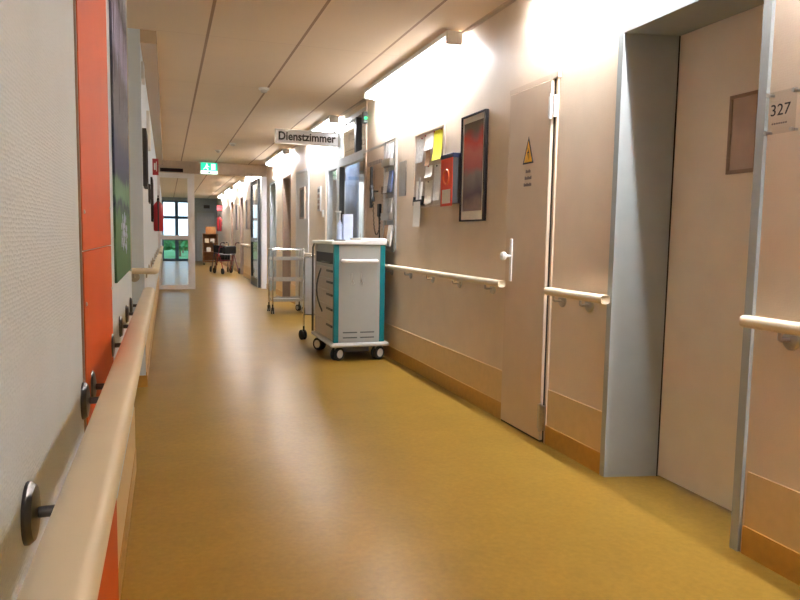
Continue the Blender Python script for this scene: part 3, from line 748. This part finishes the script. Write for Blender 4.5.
right_frame(17.6, 18.3, 1.33, 2.12, 'nearest dark picture on the right wall beyond the glass door', M['dgrey'])
right_frame(18.85, 19.3, 1.33, 2.12, 'second dark picture on the right wall beyond the glass door', M['dgrey'])
right_frame(21.6, 22.2, 1.32, 2.1, 'farthest dark picture on the right wall beyond the glass door', M['dgrey'])
t = thing('call_panel', 'narrow panel with buttons on the wall left of the service room', 'panel', (XR, 9.8, 1.52))
B(XR-.012, XR+.001, 9.72, 9.92, 1.55, 1.9).build('plate', M['greyp'], t)
for k in range(4): B(XR-.02, XR-.0125, 9.76, 9.88, 1.58+k*.08, 1.63+k*.08).build('button', M['taupe'] if k < 3 else M['dgrey'], t)
t = thing('light_switch', 'white light switch beside the service room door frame', 'switch', (XR, 9.55, 1.5))
B(XR-.012, XR-.0005, 9.52, 9.62, 1.46, 1.56).build('plate', M['white'], t, .002)
B(XR-.017, XR-.0125, 9.54, 9.60, 1.48, 1.54).build('rocker', M['white'], t)
handrail('far cream handrail on the right wall beyond the glass door', 2.045, [17.0, 18.5, 20.1], XR, [17.2, 18.2, 19.2, 20.0], -1)
handrail('cream handrail on the right wall left of the service room', 2.045, [9.55, 10, 10.5], XR, [9.7, 10.3], -1)

# ------------------------------------------------------------------ far end: glazing and grey door
w = MB(); w.box(1.06, XR+W, YE, YE+.2, 0, ZC).box(XL-W, 1.06, YE, YE+.2, 2.58, ZC)
struct('wall_end', w, mat('blue_grey_end_wall', (158, 166, 172), .6))
g = sroot('window_3', (.45, YE, 0))
f = MB(); p0, p1 = YE+.04, YE+.1
f.box(XL-W, XL+.06, p0, p1, .0005, 2.579).box(.98, 1.059, p0, p1, .0005, 2.579).box(.36, .5, p0, p1, .0005, 2.579)
for za, zb in ((.0005, .1), (.88, .98), (1.8, 1.92), (2.50, 2.579)):
    f.box(XL+.06, .36, p0, p1, za, zb).box(.5, .98, p0, p1, za, zb)
f.build('window_frame', M['winframe'], g)
for xa, xb in ((XL+.06, .36), (.5, .98)):
    for za, zb in ((.1, .88), (.98, 1.8), (1.92, 2.5)): B(xa, xb, YE+.067, YE+.073, za, zb).build('pane', M['glass'], g)
d = sroot('door_9', (1.6, YE, 0))
B(1.2, 2.05, YE-.04, YE-.0005, .0005, 2.15).build('door_frame', M['frame_blue'], d)
lf = B(1.26, 1.99, YE-.06, YE-.0405, .008, 2.09).build('door_leaf', mat('grey_blue_leaf', (170, 178, 184), .4), d)
tag(B(1.55, 1.8, YE-.02, YE-.0005, 2.28, 2.42).build('wall_sign', M['dgrey']), 'small dark sign above the grey door at the corridor end', 'sign')
# outside
gy0 = YE+.31
struct('ground', B(-30, 40, gy0, gy0+45, -.25, -.06), M['lawn'])
for k, (bx, by, rr, hh) in enumerate(((-1.0, 36, .9, 1.05), (.7, 39, 1.1, .95), (3.2, 36.5, 1.1, 1.3), (-3.6, 42, 1.7, 2.2), (1.0, 46, 1.6, 1.0), (5.2, 43, 1.8, 1.6))):
    t = thing('shrub', ('green shrub outside the far window, left of the mullion', 'low green shrub outside the far window, behind the mullion', 'green shrub outside the far window, at its right edge', 'tall bush in the garden behind the left shrub',
        'farthest low bush in the garden, seen through the end window', 'bush in the garden hidden right of the end window')[k], 'shrub', (bx, by, -.06), 'shrubs in the garden')
    mb = MB(); rnd = random.Random(k)
    for j in range(420):
        th, ph = rnd.uniform(0, 2*PI), math.acos(rnd.uniform(-.3, 1)); rad = rr*rnd.uniform(.55, 1)
        c = Vector((bx+rad*math.sin(ph)*math.cos(th), by+rad*math.sin(ph)*math.sin(th), max(.05, hh*.45+hh*.55*math.cos(ph)*rad/rr)))
        a = Vector((rnd.uniform(-1, 1), rnd.uniform(-1, 1), rnd.uniform(-1, 1))).normalized()*.16; b = a.orthogonal().normalized()*.09
        mb.bm.faces.new([mb.bm.verts.new(c+q) for q in (a, b, -a, -b)])
    mb.build('foliage', M['leaf'], t, smooth=False)
    MB().cyl((bx, by, -.06), (bx, by, hh*.6), .06, .03, 8).build('stem', M['wood'], t)

# ------------------------------------------------------------------ castors
def castor(parent, x, y, ztop, r, m_hub, twin=True, ang=0.0, w=.022, m_fork=None):
    """swivel castor: fork with two wheels, touching the floor at z = 0"""
    ca, sa = math.cos(ang), math.sin(ang)
    def tr(u, v, z): return (x+u*ca-v*sa, y+u*sa+v*ca, z)
    f = MB(); off = .022
    f.cyl((x, y, r*1.5), (x, y, ztop), .011, seg=10)
    f.tube([tr(0, -.0, r*2.0), tr(0, off*.6, r*1.9), tr(0, off, r)], .012, 8)
    f.cyl(tr(-w*1.3, off, r), tr(w*1.3, off, r), .008, seg=8)
    o = f.build('castor', m_fork or M['greyp'], parent)
    for s in ((-1, 1) if twin else (0,)):
        c0 = Vector(tr(s*w*.85, off, r)); ax = Vector((ca, sa, 0))
        mb = MB(); mb.lathe([(r*.55, -w/2), (r*.92, -w/2), (r, -w*.3), (r, w*.3), (r*.92, w/2), (r*.55, w/2)], (0, 0, 0), 'x', 20)
        R = Matrix.Rotation(ang, 4, 'Z')
        for v in mb.bm.verts: v.co = R @ v.co + c0
        wh = mb.build('wheel', M['rubber'], o)
        mb = MB(); mb.lathe([(r*.1, -w*.56), (r*.62, -w*.56), (r*.62, w*.56), (r*.1, w*.56)], (0, 0, 0), 'x', 16)
        for v in mb.bm.verts: v.co = R @ v.co + c0
        # hub disc belongs to the wheel's castor
        mb.build('hub', m_hub, o)
    return o

# ------------------------------------------------------------------ medicine cart
t = thing('medicine_cart', 'white medicine cart with teal corner posts and a sloping top', 'cart', (1.735, 6.72, 0))
x0, x1, y0, y1 = 1.488, 1.992, 6.285, 7.16
ZT = 1.118
MB().box(x0-.03, x1+.045, y0-.035, y1+.05, .142, .182).build('base_plate', M['greyp'], t, .018, seg=3)
B(x0+.012, x1-.012, y0+.012, y1-.012, .1825, ZT).build('body', M['cart'], t)
cp = .05
for xa in (x0, x1-cp):
    for ya in (y0, y1-cp): B(xa, xa+cp, ya, ya+cp, .183, ZT).build('corner_post', M['teal'] if ya == y0 else M['cartside'], t, .006)
fp = B(x0+cp+.0005, x1-cp-.0005, y0+.004, y0+.0115, .19, ZT-.003).build('front_panel', M['cart'], t)
for za in (.225, .275):
    for xa in (x0+.092, x0+.262): B(xa, xa+.14, y0+.0015, y0+.0038, za, za+.011).build('vent_slot', M['dgrey'], fp)
MB().tube([(x0+.085, y0+.004, .965), (x0+.085, y0-.04, .965), (x0+.097, y0-.05, .965), (x1-.107, y0-.05, .965), (x1-.095, y0-.04, .965), (x1-.095, y0+.004, .965)], .017, 12).build('push_handle', M['white'], t)
for xa in (x0+.175, x0+.265):
    h_ = MB().box(xa-.005, xa+.005, y0+.0005, y0+.0038, .74, .85)
    h_.tube([(xa, y0-.001, .79), (xa, y0-.02, .765), (xa, y0-.03, .765), (xa, y0-.034, .785)], .004, 8).tube([(xa, y0-.001, .76), (xa+.012, y0-.02, .74), (xa+.016, y0-.028, .755)], .003, 8)
    h_.build('hook', M['steel'], t)
zs = [.2, .37, .53, .67, .79, .90]
for k in range(5):
    dr = B(x0+.004, x0+.0115, y0+cp+.01, y1-cp-.01, zs[k], zs[k+1]-.006).build('drawer', M['cartside'], t)
    B(x0-.008, x0+.0035, y0+.06, y0+.30, zs[k+1]-.05, zs[k+1]-.028).build('handle', M['dgrey'], dr, .003)
B(x0+.003, x0+.0115, y0+cp+.01, y1-cp-.01, .93, 1.035).build('open_shelf', M['black'], t)
B(x0-.02, x0+.0025, y0+.1, y0+.5, .93, .945).build('shelf_tray', M['dgrey'], t, .004)
MB().tube([(x0+.003, y1-.30, .87)] + [(x0-.05*math.sin(u*PI/8), y1-.30-.06*u/8, .87-.44*u/8) for u in range(1, 8)] + [(x0+.003, y1-.36, .43)], .008, 10).build('curved_grip', M['dgrey'], t)
MB().tube([(x0-.018, y1+.02, .183), (x0-.018, y1+.02, 1.07), (x0+.0, y1+.02, 1.117)], .011, 10).build('side_pole', M['dgrey'], t)
pr_ = [(x0-.03, ZT+.0005), (x1+.004, ZT+.0005), (x1+.010, ZT+.05), (x1-.012, ZT+.066), (x1-.06, ZT+.063), (x1-.16, ZT+.048), (x1-.26, ZT+.038), (x0+.1, ZT+.034), (x0-.03, ZT+.030)]
MB().prism(pr_, y0-.02, y1+.01, 'y').build('worktop', M['white'], t, .008, seg=3)
for (xx, yy, ag) in ((x0+.04, y0+.07, -1.0), (x1-.06, y0+.07, -1.05), (x0+.035, y1-.16, .6), (x1-.06, y1-.16, .2)):
    castor(t, xx, yy, .1425, .066, M['offwhite'], ang=ag, w=.026)
B(x0+.1, x1-.12, y0+.12, y1-.2, .075, .1418).build('battery_box', mat('blue_grey_plastic', (96, 104, 138), .5), t)
# things on the cart
tp = 1.1525
tag(B(1.645, 1.74, 6.56, 6.62, 1.156, 1.41).build('glove_box', M['paleblue'], None, .003), 'pale blue upright box standing on the medicine cart', 'box')
t = thing('pump_bottle', 'white pump bottle beside the pale blue box on the medicine cart', 'bottle', (1.617, 6.6, tp))
MB().lathe([(.012, 0), (.026, 0), (.027, .01), (.027, .15), (.018, .175), (.011, .185), (.011, .2)], (1.617, 6.6, tp+.0005), 'z', 16).build('bottle', M['paleblue'], t)
MB().cyl((1.617, 6.6, tp+.2035), (1.617, 6.6, tp+.275), .006, seg=8).box(1.57, 1.63, 6.59, 6.61, tp+.275, tp+.29).build('pump_head', M['white'], t)
t = thing('white_tray', 'small white dish on top of the medicine cart', 'dish', (1.735, 6.42, 1.158))
MB().lathe([(.04, 0), (.05, .002), (.062, .022), (.058, .022), (.046, .006), (.01, .005)], (1.735, 6.42, 1.159), 'z', 20).build('dish', M['white'], t)
tag(B(1.53, 1.63, 6.42, 6.50, 1.1515, 1.163).build('flat_holder', M['black'], None, .003), 'flat black holder lying on the medicine cart', 'holder')

# ------------------------------------------------------------------ chrome trolleys
def trolley(name, label, x0, x1, y0, y1, h_, shelves):
    t = thing(name, label, 'trolley', ((x0+x1)/2, (y0+y1)/2, 0))
    r = .0115
    for xa in (x0, x1):
        for ya in (y0, y1):
            MB().cyl((xa, ya, .15), (xa, ya, h_-.03), r, seg=10).build('leg', M['chrome'], t)
            castor(t, xa, ya, .149, .05, M['greyp'], twin=True, ang=random.uniform(-.6, .6), w=.016, m_fork=M['black'])
    top = [(x0, y0, h_-.03), (x0+.01, y0, h_), (x1-.01, y0, h_), (x1, y0, h_-.03)]
    f = MB().tube([(x0, y0, h_-.031), (x0, y0+.012, h_), (x0, y1-.012, h_), (x0, y1, h_-.031)], r, 8)
    f.tube([(x1, y0, h_-.031), (x1, y0+.012, h_), (x1, y1-.012, h_), (x1, y1, h_-.031)], r, 8)
    f.cyl((x0, y0+.02, h_), (x1, y0+.02, h_), r*.8, seg=8).cyl((x0, y1-.02, h_), (x1, y1-.02, h_), r*.8, seg=8)
    f.build('top_rail', M['chrome'], t)
    for z in shelves:
        s = MB().box(x0+.012, x1-.012, y0+.012, y1-.012, z, z+.006)
        s.box(x0+.012, x1-.012, y0+.004, y0+.0118, z-.012, z+.03).box(x0+.012, x1-.012, y1-.0118, y1-.004, z-.012, z+.03)
        s.box(x0+.002, x0+.0118, y0+.012, y1-.012, z-.012, z+.03).box(x1-.0118, x1-.002, y0+.012, y1-.012, z-.012, z+.03)
        s.build('shelf', M['steel'], t)
    return t
trolley('chrome_trolley', 'chrome three-shelf trolley standing against the right wall past the medicine cart', 1.507, 1.985, 10.35, 10.75, .98, (.83, .51, .2))
t = thing('privacy_screen', 'chrome framed grey screen on castors half hidden behind the medicine cart', 'screen', (1.73, 7.75, 0))
for xa in (1.482, 1.975):
    MB().cyl((xa, 7.75, .16), (xa, 7.75, .93), .0115, seg=10).build('leg', M['chrome'], t)
    castor(t, xa, 7.74, .1595, .058, M['black'], twin=True, ang=.3, w=.02, m_fork=M['black'])
MB().tube([(1.482, 7.75, .9305), (1.49, 7.75, .955), (1.52, 7.75, .965), (1.937, 7.75, .965), (1.967, 7.75, .955), (1.975, 7.75, .9305)], .0115, 10).build('top_rail', M['chrome'], t)
B(1.4995, 1.9575, 7.747, 7.753, .30, .945).build('fabric_panel', M['greyp'], t)
B(1.4935, 1.963, 7.744, 7.756, .285, .2995).build('lower_rail', M['chrome'], t)

# ------------------------------------------------------------------ far corridor: rollators, wooden trolley, boxes
def rollator(label, x, y, m, ang):
    t = thing('rollator', label, 'walker', (0, 0, 0), 'rollators by the right wall')
    for s in (-1, 1):
        f = MB()
        f.tube([(s*.24, .28, .09), (s*.24, .1, .5), (s*.24, -.1, .9), (s*.24, -.2, .94), (s*.24, -.30, .94)], .014, 8)
        f.tube([(s*.24, -.30, .09), (s*.24, -.05, .5), (s*.24, .06, .6)], .014, 8)
        f.build('side_frame', m, t)
        MB().tube([(s*.24, -.28, .94), (s*.24, -.38, .93)], .02, 8).build('grip', M['black'], t)
        for yy in (.28, -.30):
            MB().lathe([(.04, -.018), (.088, -.018), (.09, -.01), (.09, .01), (.088, .018), (.04, .018)], (s*.27, yy, .09), 'x', 20).build('wheel', M['rubber'], t)
    MB().box(-.225, .225, -.12, .12, .56, .585).build('seat', M['black'], t, .008)
    MB().tube([(-.24, .02, .72), (-.15, .16, .80), (.15, .16, .80), (.24, .02, .72)], .014, 8).build('back_bar', m, t)
    f = MB().box(-.18, .18, .14, .34, .36, .366)
    for a, b in (((-.18, .14), (.18, .14)), ((.18, .14), (.18, .34)), ((.18, .34), (-.18, .34)), ((-.18, .34), (-.18, .14))):
        for z in (.42, .50, .55): f.cyl((a[0], a[1], z), (b[0], b[1], z), .005, seg=6)
        for q in range(4): u = q/4; f.cyl((a[0]+(b[0]-a[0])*u, a[1]+(b[1]-a[1])*u, .36), (a[0]+(b[0]-a[0])*u, a[1]+(b[1]-a[1])*u, .55), .004, seg=6)
    f.build('basket', M['dgrey'], t)
    B(-.17, .17, .15, .33, .37, .60).build('bag', M['black'], t, .02)
    B(-.2, .2, -.26, -.13, .60, .84).build('hanging_bag', M['black'], t, .03)
    MB().tube([(-.24, .02, .40), (.24, .02, .40)], .012, 8).build('cross_tube', m, t)
    t.location = (x, y, 0); t.rotation_euler = (0, 0, ang)
    return t
rollator('red-framed rollator parked nearest by the right wall beyond the partition', 1.72, 21.3, M['darkred'], .35)
rollator('grey-framed rollator parked behind the red one beyond the partition', 1.66, 22.5, M['dgrey'], -.3)
t = thing('wooden_trolley', 'brown wooden shelf trolley at the far end of the corridor', 'trolley', (1.58, 27.2, 0))
wx0, wx1, wy0, wy1 = 1.30, 1.86, 26.9, 27.4
for xa in (wx0, wx1-.03): B(xa, xa+.03, wy0, wy1, .1, 1.2).build('side_panel', M['wood'], t)
for z in (.14, .48, .82, 1.17): B(wx0+.0305, wx1-.0305, wy0+.01, wy1-.021, z, z+.03).build('shelf', M['wood'], t)
B(wx0+.0305, wx1-.0305, wy1-.02, wy1, .1, 1.2).build('back_panel', M['wood'], t)
for xa in (wx0+.05, wx1-.05):
    for ya in (wy0+.06, wy1-.08): castor(t, xa, ya, .1395 if 0 else .139, .045, M['greyp'], w=.016)
tag(B(1.42, 1.78, 26.95, 27.3, 1.2005, 1.46).build('cardboard_box', M['card'], None, .004), 'cardboard box on top of the wooden trolley', 'box')
for k, (xa, za) in enumerate(((1.38, .85), (1.58, .85), (1.44, .51))):
    tag(B(xa, xa+.15, 26.95, 27.15, za+.0005, za+.16).build('linen_pack', M['paper'], None, .02), ('white pack on the left of the wooden trolley upper shelf', 'white pack on the right of the wooden trolley upper shelf', 'white pack on the middle shelf of the wooden trolley')[k], 'pack')
extinguisher(2.0, 28.2, 1.3, 1.25, 'red fire extinguisher on the right wall by the end of the corridor', None, XR, -1)
tag(B(XR-.2, XR-.0005, 28.2, 28.212, 2.1, 2.32).build('extinguisher_sign', M['red']), 'small red sign above the far right fire extinguisher', 'sign')

# ------------------------------------------------------------------ light from outside, camera, view
wd = bpy.data.worlds.new('sky'); bpy.context.scene.world = wd; wd.use_nodes = True
n, l = wd.node_tree.nodes, wd.node_tree.links
bg = n['Background']
tc = n.new('ShaderNodeTexCoord'); sp = n.new('ShaderNodeSeparateXYZ'); l.new(tc.outputs['Generated'], sp.inputs[0])
rp = n.new('ShaderNodeValToRGB'); rp.color_ramp.elements[0].color = (.6, .84, 1, 1); rp.color_ramp.elements[1].color = (.25, .5, .95, 1); rp.color_ramp.elements[1].position = .8
l.new(sp.outputs['Z'], rp.inputs['Fac']); l.new(rp.outputs['Color'], bg.inputs['Color']); bg.inputs['Strength'].default_value = 1.7

cam = bpy.data.cameras.new('camera'); co = bpy.data.objects.new('camera', cam); COL.objects.link(co)
cam.sensor_width = 36; cam.lens = 684.27/800*36; cam.clip_start = .01; cam.clip_end = 200
rt, up, fw_ = Vector((.94662275, -.32189902, .01692314)), Vector((.01367247, .09254948, .99561421)), Vector((.32205347, .94223968, -.0920106))
co.matrix_world = Matrix(((rt.x, up.x, -fw_.x, 0), (rt.y, up.y, -fw_.y, 0), (rt.z, up.z, -fw_.z, 1.2), (0, 0, 0, 1)))
sc = bpy.context.scene; sc.camera = co
sc.view_settings.view_transform = 'Standard'; sc.view_settings.look = 'None'; sc.view_settings.gamma = 1; sc.view_settings.use_curve_mapping = False
sc.view_settings.exposure = 1.02
sc.cycles.caustics_reflective = False; sc.cycles.caustics_refractive = False
sc.cycles.max_bounces = 10; sc.cycles.diffuse_bounces = 6; sc.cycles.transparent_max_bounces = 12
